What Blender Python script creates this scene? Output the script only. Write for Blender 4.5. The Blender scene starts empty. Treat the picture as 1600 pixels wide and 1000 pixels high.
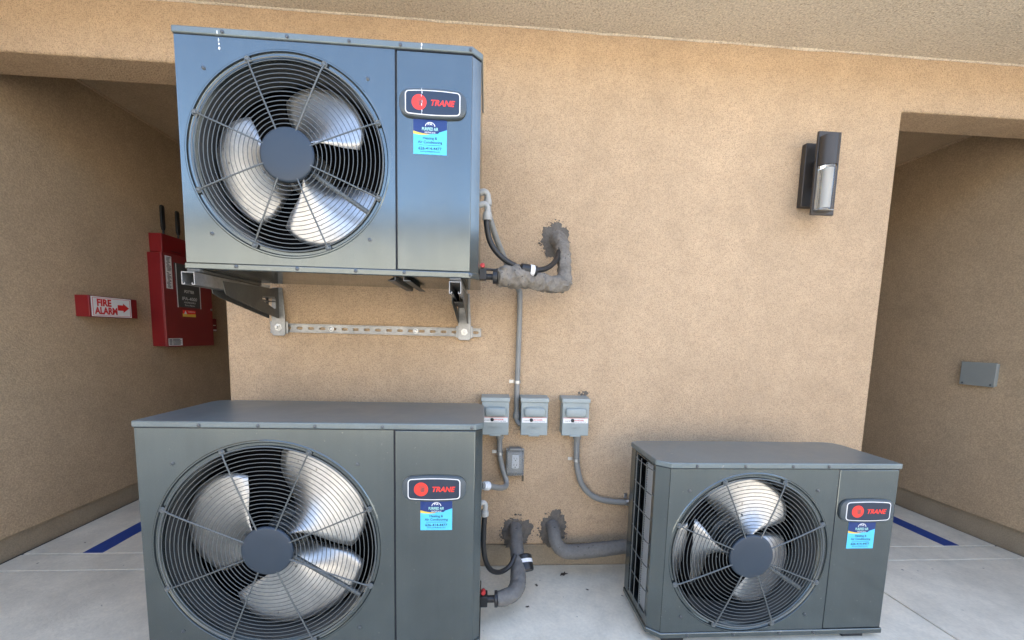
import bpy, bmesh, math, random
from mathutils import Vector, Matrix, noise
random.seed(7)
R = math.radians
scene = bpy.context.scene
col = scene.collection

# ------------------------------------------------------------------ camera
CAM_F, PPY = 621.11, 590.0
cam = bpy.data.cameras.new('camera')
cam.sensor_width = 36.0
cam.lens = CAM_F / 1600 * 36.0
cam.shift_y = (PPY - 500.0) / 1600.0
cam.clip_start, cam.clip_end = 0.02, 4000
camo = bpy.data.objects.new('camera', cam); col.objects.link(camo)
RX = Vector((0.9976599, -0.06360137, 0.02509173))
DN = Vector((0.01834738, -0.10448971, -0.99435671))
FW = Vector((0.06586428, 0.99249018, -0.10307827))
camo.matrix_world = Matrix(((RX.x, -DN.x, -FW.x, 0.0), (RX.y, -DN.y, -FW.y, -1.95), (RX.z, -DN.z, -FW.z, 1.189), (0, 0, 0, 1)))
scene.camera = camo

# ------------------------------------------------------------------ sky, sun, exposure
SUN_EL, SUN_AZ = R(47), R(25)           # azimuth clockwise from +Y: the sun stands behind the building, which lies in its own shade
w = bpy.data.worlds.new('World'); scene.world = w; w.use_nodes = True
nt = w.node_tree; nt.nodes.clear()
sky = nt.nodes.new('ShaderNodeTexSky'); sky.sky_type = 'NISHITA'; sky.sun_disc = False
sky.sun_elevation = SUN_EL; sky.sun_rotation = SUN_AZ
sky.air_density = 0.85; sky.dust_density = 3.2; sky.ozone_density = 1.0
bg = nt.nodes.new('ShaderNodeBackground'); bg.inputs[1].default_value = 0.15
wo = nt.nodes.new('ShaderNodeOutputWorld')
nt.links.new(sky.outputs[0], bg.inputs[0]); nt.links.new(bg.outputs[0], wo.inputs[0])
sl = bpy.data.lights.new('sun', 'SUN'); sl.energy = 2.0; sl.angle = R(0.53); sl.color = (1.0, 0.93, 0.82)
so = bpy.data.objects.new('sun', sl); col.objects.link(so)
sd = Vector((math.sin(SUN_AZ) * math.cos(SUN_EL), math.cos(SUN_AZ) * math.cos(SUN_EL), math.sin(SUN_EL)))
so.rotation_euler = sd.to_track_quat('Z', 'Y').to_euler(); so.location = sd * 20
vs = scene.view_settings
vs.view_transform = 'Standard'; vs.look = 'None'; vs.gamma = 1.0; vs.exposure = 2.88; vs.use_curve_mapping = False

# ------------------------------------------------------------------ materials
def mat(name, color, rough=0.5, metal=0.0, var=0.0, vscale=6.0, fine=0.0, fscale=180.0, bump=0.0, bscale=120.0,
        bdist=0.002, warp=0.0, wscale=2.0, rvar=0.0, spec=0.5, coat=0.0, specks=None, detail=3.0, streak=0.0, mott=0.0):
    m = bpy.data.materials.new(name); m.use_nodes = True
    n, l = m.node_tree.nodes, m.node_tree.links
    b = n['Principled BSDF']
    b.inputs['Base Color'].default_value = (*color, 1); b.inputs['Roughness'].default_value = rough
    b.inputs['Metallic'].default_value = metal; b.inputs['Specular IOR Level'].default_value = spec
    b.inputs['Coat Weight'].default_value = coat
    tc = n.new('ShaderNodeTexCoord')
    def nz(scale, det=3.0, rgh=0.55):
        t = n.new('ShaderNodeTexNoise'); t.inputs['Scale'].default_value = scale
        t.inputs['Detail'].default_value = det; t.inputs['Roughness'].default_value = rgh
        l.new(tc.outputs['Object'], t.inputs['Vector']); return t.outputs['Fac']
    def ramp(src, lo, hi, a, c):
        r = n.new('ShaderNodeMapRange'); r.inputs['From Min'].default_value = lo; r.inputs['From Max'].default_value = hi
        r.inputs['To Min'].default_value = a; r.inputs['To Max'].default_value = c
        l.new(src, r.inputs['Value']); return r.outputs['Result']
    def mul(a, c):
        x = n.new('ShaderNodeMath'); x.operation = 'MULTIPLY'; l.new(a, x.inputs[0]); l.new(c, x.inputs[1]); return x.outputs[0]
    fac = None
    if var:
        fac = ramp(nz(vscale, 5.0, 0.6), 0.3, 0.7, 1 - var, 1 + var)
    if fine:
        f2 = ramp(nz(fscale, detail), 0.32, 0.68, 1 - fine, 1 + fine)
        fac = f2 if fac is None else mul(fac, f2)
    if mott:
        f3 = ramp(nz(0.9, 4.0, 0.6), 0.3, 0.7, 1 - mott, 1 + mott); fac = f3 if fac is None else mul(fac, f3)
        f3 = ramp(nz(9.0, 5.0, 0.7), 0.3, 0.7, 1 - mott * 0.7, 1 + mott * 0.7); fac = mul(fac, f3)
    if streak:
        mp = n.new('ShaderNodeMapping'); mp.inputs['Scale'].default_value = (38, 38, 1.6); l.new(tc.outputs['Object'], mp.inputs['Vector'])
        t = n.new('ShaderNodeTexNoise'); t.inputs['Scale'].default_value = 1.0; t.inputs['Detail'].default_value = 4.0; l.new(mp.outputs[0], t.inputs['Vector'])
        f4 = ramp(t.outputs['Fac'], 0.35, 0.75, 1 - streak, 1 + streak); fac = f4 if fac is None else mul(fac, f4)
    colout = None
    if fac is not None:
        mx = n.new('ShaderNodeVectorMath'); mx.operation = 'SCALE'; mx.inputs[0].default_value = color
        l.new(fac, mx.inputs['Scale']); colout = mx.outputs[0]
    if specks:
        sc, thr, scol = specks
        s = ramp(nz(sc, 1.0), thr, thr + 0.03, 0, 1)
        mi = n.new('ShaderNodeMix'); mi.data_type = 'RGBA'
        l.new(s, mi.inputs['Factor'])
        if colout is None: mi.inputs[6].default_value = (*color, 1)
        else: l.new(colout, mi.inputs[6])
        mi.inputs[7].default_value = (*scol, 1); colout = mi.outputs[2]
    if colout is not None: l.new(colout, b.inputs['Base Color'])
    nrm = None
    if warp:
        bp = n.new('ShaderNodeBump'); bp.inputs['Strength'].default_value = 1.0; bp.inputs['Distance'].default_value = warp
        l.new(nz(wscale, 1.0), bp.inputs['Height']); nrm = bp.outputs[0]
    if bump:
        bp = n.new('ShaderNodeBump'); bp.inputs['Strength'].default_value = bump; bp.inputs['Distance'].default_value = bdist
        l.new(nz(bscale, detail), bp.inputs['Height'])
        if nrm: l.new(nrm, bp.inputs['Normal'])
        nrm = bp.outputs[0]
    if nrm: l.new(nrm, b.inputs['Normal'])
    if rvar:
        l.new(ramp(nz(5.0, 6.0, 0.65), 0.3, 0.7, rough - rvar, rough + rvar), b.inputs['Roughness'])
    return m

M = {}
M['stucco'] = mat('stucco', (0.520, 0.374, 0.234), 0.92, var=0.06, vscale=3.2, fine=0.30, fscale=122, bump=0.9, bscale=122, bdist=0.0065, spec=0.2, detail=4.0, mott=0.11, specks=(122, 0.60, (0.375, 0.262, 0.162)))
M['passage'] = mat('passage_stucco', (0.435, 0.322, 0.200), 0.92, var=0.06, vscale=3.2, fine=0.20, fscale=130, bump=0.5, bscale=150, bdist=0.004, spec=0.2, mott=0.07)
M['plinth'] = mat('plinth_stucco', (0.33, 0.265, 0.18), 0.92, var=0.12, vscale=5, fine=0.12, fscale=140, bump=0.5, bscale=150, bdist=0.004, spec=0.2)
M['soffit'] = mat('soffit_stucco', (0.64, 0.565, 0.445), 0.92, var=0.05, vscale=2.0, fine=0.22, fscale=120, bump=0.9, bscale=130, bdist=0.006, spec=0.2, detail=4.0, mott=0.04, specks=(135, 0.62, (0.46, 0.38, 0.28)))
M['concrete'] = mat('concrete', (0.70, 0.635, 0.495), 0.78, var=0.11, vscale=3.0, fine=0.05, fscale=70, bump=0.3, bscale=90, bdist=0.003, spec=0.3, rvar=0.1, mott=0.13, specks=(30, 0.755, (0.30, 0.27, 0.22)))
M['concrete_dark'] = mat('joint_concrete', (0.10, 0.095, 0.085), 0.9, fine=0.2)
M['paint'] = mat('grey_unit_paint', (0.145, 0.164, 0.160), 0.15, metal=0.82, var=0.06, vscale=3, fine=0.04, fscale=300, warp=0.0022, wscale=2.2, rvar=0.05, streak=0.03, specks=(120, 0.775, (0.34, 0.34, 0.31)))
M['paint_top'] = mat('grey_lid_paint', (0.165, 0.195, 0.190), 0.36, metal=0.25, var=0.12, vscale=5, fine=0.06, fscale=240, warp=0.002, wscale=3, rvar=0.08, specks=(60, 0.76, (0.30, 0.29, 0.26)))
M['hub'] = mat('hub_plastic', (0.028, 0.042, 0.058), 0.45, var=0.04, spec=0.5)
M['wire'] = mat('grille_wire', (0.13, 0.14, 0.135), 0.38, metal=0.3)
M['dark'] = mat('dark_interior', (0.006, 0.006, 0.007), 0.8, spec=0.1)
M['shroud'] = mat('shroud_plastic', (0.035, 0.037, 0.036), 0.55, var=0.06, fine=0.05)
M['alu'] = mat('fan_aluminium', (0.58, 0.575, 0.55), 0.38, metal=0.9, var=0.16, vscale=9, fine=0.08, fscale=90, warp=0.003, wscale=6, rvar=0.08, specks=(55, 0.74, (0.30, 0.29, 0.27)))
M['fin'] = mat('coil_fins', (0.62, 0.64, 0.63), 0.45, metal=0.6, fine=0.15, fscale=300)
M['seam'] = mat('dark_seam', (0.010, 0.012, 0.016), 0.7)
M['screw'] = mat('screw_metal', (0.12, 0.13, 0.135), 0.35, metal=0.7)
M['zinc'] = mat('zinc_plated_steel', (0.30, 0.30, 0.285), 0.45, metal=0.75, var=0.2, vscale=14, fine=0.08, fscale=120, rvar=0.1)
M['steel_dark'] = mat('dark_weathered_steel', (0.10, 0.10, 0.09), 0.5, metal=0.45, var=0.2, vscale=10, fine=0.1)
M['bolt'] = mat('bolt_steel', (0.52, 0.52, 0.50), 0.34, metal=0.95)
M['box_grey'] = mat('disconnect_grey', (0.29, 0.325, 0.305), 0.40, var=0.06, vscale=12, fine=0.03, fscale=300, rvar=0.05, warp=0.0006, wscale=14)
M['pvc'] = mat('grey_conduit', (0.235, 0.232, 0.210), 0.5, var=0.08, vscale=12, fine=0.04)
M['pvc_light'] = mat('pale_conduit_fitting', (0.40, 0.39, 0.35), 0.45, var=0.06)
M['white'] = mat('white_plastic', (0.78, 0.78, 0.76), 0.45, var=0.03)
M['mastic'] = mat('grey_mastic', (0.200, 0.175, 0.140), 0.85, var=0.22, vscale=18, fine=0.16, fscale=90, bump=1.0, bscale=45, bdist=0.006, specks=(70, 0.70, (0.07, 0.066, 0.06)))
M['mastic_grey'] = mat('smooth_grey_mastic', (0.150, 0.143, 0.128), 0.8, var=0.12, vscale=14, fine=0.1, fscale=90, bump=0.7, bscale=60, bdist=0.004, specks=(60, 0.72, (0.06, 0.056, 0.05)))
M['patch'] = mat('grey_mortar_patch', (0.130, 0.113, 0.092), 0.9, var=0.14, vscale=20, fine=0.12, fscale=120, bump=0.9, bscale=90, bdist=0.006)
M['rubber'] = mat('black_rubber', (0.018, 0.018, 0.018), 0.42, fine=0.1)
M['red'] = mat('red_panel_paint', (0.20, 0.010, 0.012), 0.36, var=0.05, vscale=4, fine=0.03)
M['red_door'] = mat('red_door_paint', (0.235, 0.030, 0.027), 0.42, var=0.05, vscale=4)
M['red_print'] = mat('red_print', (0.62, 0.022, 0.020), 0.45)
M['pink_print'] = mat('faded_red_print', (0.62, 0.22, 0.22), 0.5)
M['red_logo'] = mat('red_logo_print', (0.86, 0.045, 0.028), 0.4)
M['logo_dark'] = mat('dark_red_print', (0.28, 0.06, 0.05), 0.4)
M['label_white'] = mat('white_print', (0.80, 0.79, 0.76), 0.4)
M['plate_face'] = mat('navy_plate_face', (0.022, 0.033, 0.055), 0.28)
M['plate_frame'] = mat('grey_plate_frame', (0.07, 0.085, 0.09), 0.38)
M['cyan'] = mat('cyan_sticker', (0.10, 0.56, 0.80), 0.38)
M['navy'] = mat('navy_sticker', (0.010, 0.035, 0.16), 0.38)
M['yellow'] = mat('yellow_sticker', (0.85, 0.55, 0.08), 0.4)
M['ink'] = mat('dark_ink', (0.012, 0.030, 0.07), 0.5)
M['black_ink'] = mat('black_ink', (0.02, 0.02, 0.02), 0.5)
M['mint'] = mat('mint_print', (0.45, 0.80, 0.66), 0.4)
M['lamp_bronze'] = mat('lamp_bronze_paint', (0.060, 0.052, 0.044), 0.45, metal=0.3, var=0.05)
M['lamp_cream'] = mat('cream_diffuser', (0.74, 0.66, 0.52), 0.4)
M['blue_tape'] = mat('blue_stripe', (0.010, 0.050, 0.24), 0.55, var=0.12, fine=0.12, mott=0.12)
M['panel_grey'] = mat('panel_grey_plate', (0.075, 0.075, 0.068), 0.5)
M['cover_plate'] = mat('cover_plate_grey', (0.26, 0.275, 0.25), 0.5, var=0.05)
M['leaf'] = mat('dry_leaf', (0.07, 0.05, 0.035), 0.8, fine=0.2)
M['white_mark'] = mat('plain_white', (0.9, 0.9, 0.88), 0.5)
M['valve_red'] = mat('valve_red_cap', (0.55, 0.04, 0.04), 0.35)
M['brass'] = mat('valve_brass', (0.10, 0.085, 0.06), 0.4, metal=0.6)
M['asphalt'] = mat('yard_concrete', (0.32, 0.305, 0.28), 0.8, var=0.1, vscale=0.6, fine=0.06)
M['cream'] = mat('cream_stucco', (0.42, 0.405, 0.37), 0.9, var=0.05, vscale=1.5, fine=0.1, fscale=60)
M['roof_grey'] = mat('grey_roof', (0.16, 0.15, 0.14), 0.8, var=0.1, fine=0.1)
gm = bpy.data.materials.new('clear_glass'); gm.use_nodes = True
_b = gm.node_tree.nodes['Principled BSDF']; _b.inputs['Transmission Weight'].default_value = 1.0
_b.inputs['Roughness'].default_value = 0.06; _b.inputs['IOR'].default_value = 1.45; _b.inputs['Base Color'].default_value = (0.93, 0.95, 0.95, 1)
M['glass'] = gm
gm2 = bpy.data.materials.new('smoked_cover_plastic'); gm2.use_nodes = True
_b = gm2.node_tree.nodes['Principled BSDF']; _b.inputs['Base Color'].default_value = (0.88, 0.89, 0.88, 1)
_b.inputs['Transmission Weight'].default_value = 0.92; _b.inputs['Roughness'].default_value = 0.08; _b.inputs['IOR'].default_value = 1.2
M['smoked'] = gm2

# ------------------------------------------------------------------ mesh helpers
class MB:
    """collects shapes in world coordinates, build() links them as one mesh object"""
    def __init__(s): s.v = []; s.f = []
    def add(s, vs_, fs_):
        o = len(s.v); s.v += [tuple(p) for p in vs_]; s.f += [tuple(i + o for i in f) for f in fs_]; return s
    def box(s, x0, x1, y0, y1, z0, z1):
        P = [(x0, y0, z0), (x1, y0, z0), (x1, y1, z0), (x0, y1, z0), (x0, y0, z1), (x1, y0, z1), (x1, y1, z1), (x0, y1, z1)]
        return s.add(P, [(0, 3, 2, 1), (4, 5, 6, 7), (0, 1, 5, 4), (1, 2, 6, 5), (2, 3, 7, 6), (3, 0, 4, 7)])
    def prism(s, pts, d, both=True):
        """pts: planar polygon (3D); d: extrusion vector"""
        n = len(pts); d = Vector(d); a = [Vector(p) for p in pts]; b = [p + d for p in a]
        fs = [(i, (i + 1) % n, (i + 1) % n + n, i + n) for i in range(n)]
        if both: fs += [tuple(reversed(range(n))), tuple(range(n, 2 * n))]
        return s.add(a + b, fs)
    def tube(s, path, r, seg=12, cap=True, closed=False):
        P = [Vector(p) for p in path]; n = len(P)
        rr = r if isinstance(r, (list, tuple)) else [r] * n
        vs_, fs_ = [], []; up = None
        for i in range(n):
            if closed: t = (P[(i + 1) % n] - P[i - 1])
            else: t = P[min(i + 1, n - 1)] - P[max(i - 1, 0)]
            t.normalize()
            if up is None:
                up = Vector((0, 0, 1)) if abs(t.z) < 0.9 else Vector((0, 1, 0))
            a = (up - t * up.dot(t)).normalized(); b = t.cross(a); up = a
            for k in range(seg):
                q = 2 * math.pi * k / seg
                vs_.append(P[i] + a * (rr[i] * math.cos(q)) + b * (rr[i] * math.sin(q)))
        m = n if closed else n - 1
        for i in range(m):
            for k in range(seg):
                i2 = (i + 1) % n
                fs_.append((i * seg + k, i * seg + (k + 1) % seg, i2 * seg + (k + 1) % seg, i2 * seg + k))
        if cap and not closed:
            fs_.append(tuple(reversed(range(seg)))); fs_.append(tuple(range((n - 1) * seg, n * seg)))
        return s.add(vs_, fs_)
    def lathe(s, c, axis, prof, seg=48, cap0=False, cap1=False):
        """prof: list of (radius, distance along axis)"""
        c = Vector(c); ax = Vector(axis).normalized()
        u = ax.orthogonal().normalized(); v = ax.cross(u)
        vs_, fs_ = [], []
        for r, h in prof:
            for k in range(seg):
                q = 2 * math.pi * k / seg
                vs_.append(c + ax * h + u * (r * math.cos(q)) + v * (r * math.sin(q)))
        for i in range(len(prof) - 1):
            for k in range(seg):
                fs_.append((i * seg + k, i * seg + (k + 1) % seg, (i + 1) * seg + (k + 1) % seg, (i + 1) * seg + k))
        if cap0: fs_.append(tuple(reversed(range(seg))))
        if cap1: fs_.append(tuple(range((len(prof) - 1) * seg, len(prof) * seg)))
        return s.add(vs_, fs_)
    def build(s, name, m, parent=None, bevel=0.0, smooth=True, bseg=2, sharp=35, fixn=True):
        base = root_loc(parent)
        me = bpy.data.meshes.new(name)
        me.from_pydata([tuple(Vector(p) - base) for p in s.v], [], s.f); me.update()
        if fixn:
            bm = bmesh.new(); bm.from_mesh(me); bmesh.ops.recalc_face_normals(bm, faces=bm.faces); bm.to_mesh(me); bm.free()
        if smooth:
            me.shade_smooth(); me.set_sharp_from_angle(angle=R(sharp))
        me.materials.append(M[m])
        o = bpy.data.objects.new(name, me); col.objects.link(o)
        if parent is not None: o.parent = parent
        if bevel:
            bv = o.modifiers.new('bevel', 'BEVEL'); bv.width = bevel; bv.segments = bseg; bv.limit_method = 'ANGLE'; bv.angle_limit = R(40)
        return o

def root_loc(o):
    if o is None: return Vector((0, 0, 0))
    while o.parent is not None: o = o.parent
    return Vector(o.location)
def thing(name, label, cat, loc=(0, 0, 0), group=None):
    o = bpy.data.objects.new(name, None); col.objects.link(o); o.location = loc; o.empty_display_size = 0.1
    o['label'] = label; o['category'] = cat
    if group: o['group'] = group
    return o
def tag(o, label, cat, group=None):
    o['label'] = label; o['category'] = cat
    if group: o['group'] = group
    return o
def struct(o): o['kind'] = 'structure'; return o

class Fr:
    """a flat frame on a surface: origin, right, up; normal points at the viewer"""
    def __init__(s, o, r=(1, 0, 0), u=(0, 0, 1)):
        s.o = Vector(o); s.r = Vector(r); s.u = Vector(u); s.n = s.r.cross(s.u)
    def p(s, a, b, c=0.0): return s.o + s.r * a + s.u * b + s.n * c

def rrect(w_, h_, r, n=6, bulge=0.0):
    pts = []
    for cx, cy, a0 in ((w_ / 2 - r, h_ / 2 - r, 0), (-w_ / 2 + r, h_ / 2 - r, 90), (-w_ / 2 + r, -h_ / 2 + r, 180), (w_ / 2 - r, -h_ / 2 + r, 270)):
        for k in range(n + 1):
            a = R(a0 + 90 * k / n); pts.append([cx + r * math.cos(a), cy + r * math.sin(a)])
    if bulge:
        out = []
        for i, p in enumerate(pts):
            q = pts[(i + 1) % len(pts)]
            out.append(p)
            if abs(q[0] - p[0]) > w_ * 0.3:
                for k in range(1, 9): out.append([p[0] + (q[0] - p[0]) * k / 9, p[1]])
        pts = [[x, y + math.copysign(bulge * (1 - (2 * x / w_) ** 2), y)] for x, y in out]
    return pts
def flat(fr, pts, m, name, parent, w0=0.0, th=0.0006, bevel=0.0):
    mb = MB(); mb.prism([fr.p(a, b, w0) for a, b in pts], fr.n * th); return mb.build(name, m, parent, bevel=bevel, smooth=False)
def rect(x0, x1, y0, y1): return [(x0, y0), (x1, y0), (x1, y1), (x0, y1)]
def text(body, fr, x, y, width, height, m, parent, w0=0.0, th=0.0005, bold=0.0, shear=0.0, name='lettering'):
    """centred on x, baseline y; fitted to width and cap height"""
    cu = bpy.data.curves.new(name, 'FONT'); cu.body = body; cu.size = 1; cu.shear = shear; cu.offset = bold; cu.extrude = 0.0; cu.resolution_u = 3
    t = bpy.data.objects.new(name, cu)
    me = bpy.data.meshes.new_from_object(t)
    xs = [v.co.x for v in me.vertices]; ys = [v.co.y for v in me.vertices]
    x0, x1, y0, y1 = min(xs), max(xs), min(ys), max(ys)
    base = root_loc(parent); sx = width / (x1 - x0); sy = height / 0.73
    for v in me.vertices:
        v.co = fr.p(x + (v.co.x - (x0 + x1) / 2) * sx, y + v.co.y * sy, w0 + th) - base
    me.name = name; me.materials.append(M[m])
    o = bpy.data.objects.new(name, me); col.objects.link(o); o.parent = parent
    bpy.data.objects.remove(t); bpy.data.curves.remove(cu)
    return o
def bez(pts, n=8):
    """smooth path through points (Catmull-Rom)"""
    P = [Vector(p) for p in pts]; out = []
    for i in range(len(P) - 1):
        p0 = P[max(i - 1, 0)]; p1 = P[i]; p2 = P[i + 1]; p3 = P[min(i + 2, len(P) - 1)]
        for k in range(n):
            t = k / n
            out.append(0.5 * ((2 * p1) + (-p0 + p2) * t + (2 * p0 - 5 * p1 + 4 * p2 - p3) * t * t + (-p0 + 3 * p1 - 3 * p2 + p3) * t ** 3))
    out.append(P[-1]); return out

# ------------------------------------------------------------------ the ground
XL, XR = -2.39, 3.113           # side walls of the two passages
WL, WR = -1.212, 2.018          # edges of the middle wall
gnd = struct(MB().box(-400, 400, -400, 60, -0.3, -0.035).build('ground', 'asphalt', smooth=False))
pav = struct(MB().box(-9.0, 9.0, -7.0, 6.0, -0.034, -0.016).build('pavement', 'concrete_dark', smooth=False))
def slab(x0, x1, y0, y1, z=0.0):
    g = 0.0035
    return MB().box(x0 + g, x1 - g, y0 + g, y1 - g, -0.0158, z).build('slab', 'concrete', pav, bevel=0.0045, bseg=3)
slab(-9, 1.948, -3.4, 0.012); slab(1.948, 9, -3.4, 0.012)
slab(-9, 1.948, -7, -3.4); slab(1.948, 9, -7, -3.4)
slab(XL, WL + 0.1, 0.012, 0.165); slab(WR - 0.1, XR, 0.008, 0.150)
slab(XL, WL + 0.1, 0.165, 3.6); slab(WR - 0.1, XR, 0.150, 3.6)
def stripe(x0, x1, y0, y1, lab):
    mb = MB(); n = 24; vs_, fs_ = [], []
    for i in range(n + 1):
        y = y0 + (y1 - y0) * i / n
        j = 0.003 * (noise.noise(Vector((y * 9, x0, 0))))
        vs_ += [(x0 + j, y, 0.0010), (x1 + j * .5, y, 0.0010), (x0 + j, y, 0.0025), (x1 + j * .5, y, 0.0025)]
    for i in range(n):
        a, b = i * 4, i * 4 + 4
        fs_ += [(a + 2, a + 3, b + 3, b + 2), (a, a + 2, b + 2, b), (a + 1, b + 1, b + 3, a + 3)]
    fs_ += [(0, 1, 3, 2)]
    mb.add(vs_, fs_)
    tag(mb.build('floor_stripe', 'blue_tape', None, smooth=False), lab, 'stripe', 'blue stripes on the passage floors')
stripe(-2.096, -1.998, 0.170, 3.4, 'blue stripe along the concrete floor of the left passage, below the fire alarm sign')
stripe(2.772, 2.872, 0.155, 3.4, 'blue stripe along the concrete floor of the right passage, behind the right unit')

# ------------------------------------------------------------------ the building
bld = thing('building', 'tan stucco building with a middle wall between two open passages and a flat soffit above', 'building', (0.4, 0, 0))
ZS, ZH = 2.583, 2.338
PL = 0.116
ZT = ZS + 0.6
wall = MB().prism([(WL, 0, PL), (WR, 0, PL), (WR, 0, ZH), (8.0, 0, ZH), (8.0, 0, ZT), (-7.5, 0, ZT), (-7.5, 0, ZH), (WL, 0, ZH)], (0, 0.186, 0))
wall = wall.build('wall', 'stucco', bld, bevel=0.012, bseg=3)
MB().box(WL + 0.001, WR - 0.001, 0.187, 3.6, PL, ZT).build('inner_wall', 'stucco', wall)
MB().box(WL + 0.012, WR - 0.012, 0.012, 3.6, -0.01, PL + 0.004).build('plinth', 'plinth', wall)
# thin metal edge where the stucco stops above the plinth
MB().box(WL + 0.006, WR - 0.006, 0.0035, 0.0135, PL - 0.006, PL - 0.0005).build('weep_screed', 'plinth', wall)
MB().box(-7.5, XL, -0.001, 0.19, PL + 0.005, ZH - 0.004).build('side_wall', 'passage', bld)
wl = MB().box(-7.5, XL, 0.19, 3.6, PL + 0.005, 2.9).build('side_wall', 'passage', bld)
MB().box(-7.5, XL, -1.8, -0.001, PL + 0.005, 5.4).build('side_wall', 'passage', bld)  # unseen forward wing, added to keep sky light off the left side
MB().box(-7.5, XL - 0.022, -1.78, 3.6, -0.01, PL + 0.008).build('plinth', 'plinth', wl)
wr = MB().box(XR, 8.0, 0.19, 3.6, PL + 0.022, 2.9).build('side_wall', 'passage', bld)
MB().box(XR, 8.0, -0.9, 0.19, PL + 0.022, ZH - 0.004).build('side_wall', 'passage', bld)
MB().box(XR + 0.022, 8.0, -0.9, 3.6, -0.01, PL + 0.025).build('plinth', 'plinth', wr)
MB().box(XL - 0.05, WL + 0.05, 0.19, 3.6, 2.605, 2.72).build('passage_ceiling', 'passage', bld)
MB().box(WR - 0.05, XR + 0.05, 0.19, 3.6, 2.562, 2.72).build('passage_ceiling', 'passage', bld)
MB().box(-7.5, 8.0, 3.6, 3.8, -0.01, 3.2).build('back_wall', 'stucco', bld)
sof = MB().box(XL + 0.001, 8.0, -0.5, -0.001, ZS, 5.4).build('soffit', 'soffit', bld)
pth = []
for i in range(181):
    x = -3 + 7.5 * i / 180
    pth.append((x, -0.001, ZS - 0.001 + 0.004 * noise.noise(Vector((x * 3.1, 0, 0))) + 0.003 * noise.noise(Vector((x * 11, 3, 0)))))
MB().tube(pth, [0.0055 + 0.003 * noise.noise(Vector((p[0] * 7, 9, 0))) for p in pth], 8).build('plaster_bead', 'soffit', sof)
for sx, x in ((1, XL), (-1, XR)):
    zc = 2.603 if sx > 0 else 2.560
    pth = [(x + sx * 0.004, 0.2 + 3.3 * i / 60, zc + 0.004 * noise.noise(Vector((i * .7, x, 0)))) for i in range(61)]
    MB().tube(pth, 0.009, 8).build('plaster_bead', 'stucco', wl if sx > 0 else wr)

# the house across the yard: the camera's back is to it, the glossy units mirror it
nb = thing('house', 'cream house across the sunlit yard, mirrored in the upper unit', 'house', (-2, -13, 0))
nw = MB().box(-24, 20, -20, -13, -0.02, 4.9).build('wall', 'cream', nb, smooth=False)
MB().prism([(-24.4, -12.6, 4.9), (-24.4, -20.4, 4.9), (-24.4, -16.5, 5.5)], (44.8, 0, 0)).build('roof', 'roof_grey', nb, smooth=False)
for x in (-17, -11.5, -6, -0.5, 5, 10.5, 16):
    wf = MB().box(x - 0.75, x + 0.75, -12.998, -12.96, 1.0, 2.3).build('window', 'label_white', nb, smooth=False)
    for dx in (-0.36, 0.36): MB().box(x + dx - 0.31, x + dx + 0.31, -12.958, -12.95, 1.06, 2.24).build('pane', 'black_ink', wf, smooth=False)

# ------------------------------------------------------------------ heat pump units
def arc(c, r, a0, a1, n):
    return [(c[0] + r * math.cos(R(a0 + (a1 - a0) * i / n)), c[1] + r * math.sin(R(a0 + (a1 - a0) * i / n))) for i in range(n + 1)]

def footprint(x0, x1, yf, yr, ch, e=0.0):
    """top view polygon; ch: cut per corner fl, fr, rr, rl: (dx, dy) or radius"""
    pts = []
    def corner(cx, cy, sx, sy, c, first_x):
        if not c: return [(cx + sx * e, cy + sy * e)]
        dx, dy = c
        if dx == dy and dx > 0.035:
            cc = (cx - sx * dx, cy - sy * dx); rr = dx + e
            a = [(cc[0] + sx * rr * math.sin(R(90 * k / 6)), cc[1] + sy * rr * math.cos(R(90 * k / 6))) for k in range(7)]
            return a if first_x else a[::-1]
        a = [(cx - sx * dx, cy + sy * e), (cx + sx * e, cy - sy * dy)]
        return a if first_x else a[::-1]
    pts += corner(x0, yf, -1, -1, ch.get('fl'), False)
    pts += corner(x1, yf, 1, -1, ch.get('fr'), True)
    pts += corner(x1, yr, 1, 1, ch.get('rr'), False)
    pts += corner(x0, yr, -1, 1, ch.get('rl'), True)
    return pts

def screw(parent, fr, r=0.0048):
    mb = MB(); mb.lathe(fr.o, fr.n, [(r * 1.35, 0.0), (r * 1.35, 0.0012), (r, 0.0016), (r * 0.95, 0.0042), (r * 0.6, 0.0052)], 10, cap1=True)
    mb.build('screw', 'screw', parent)

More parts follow.
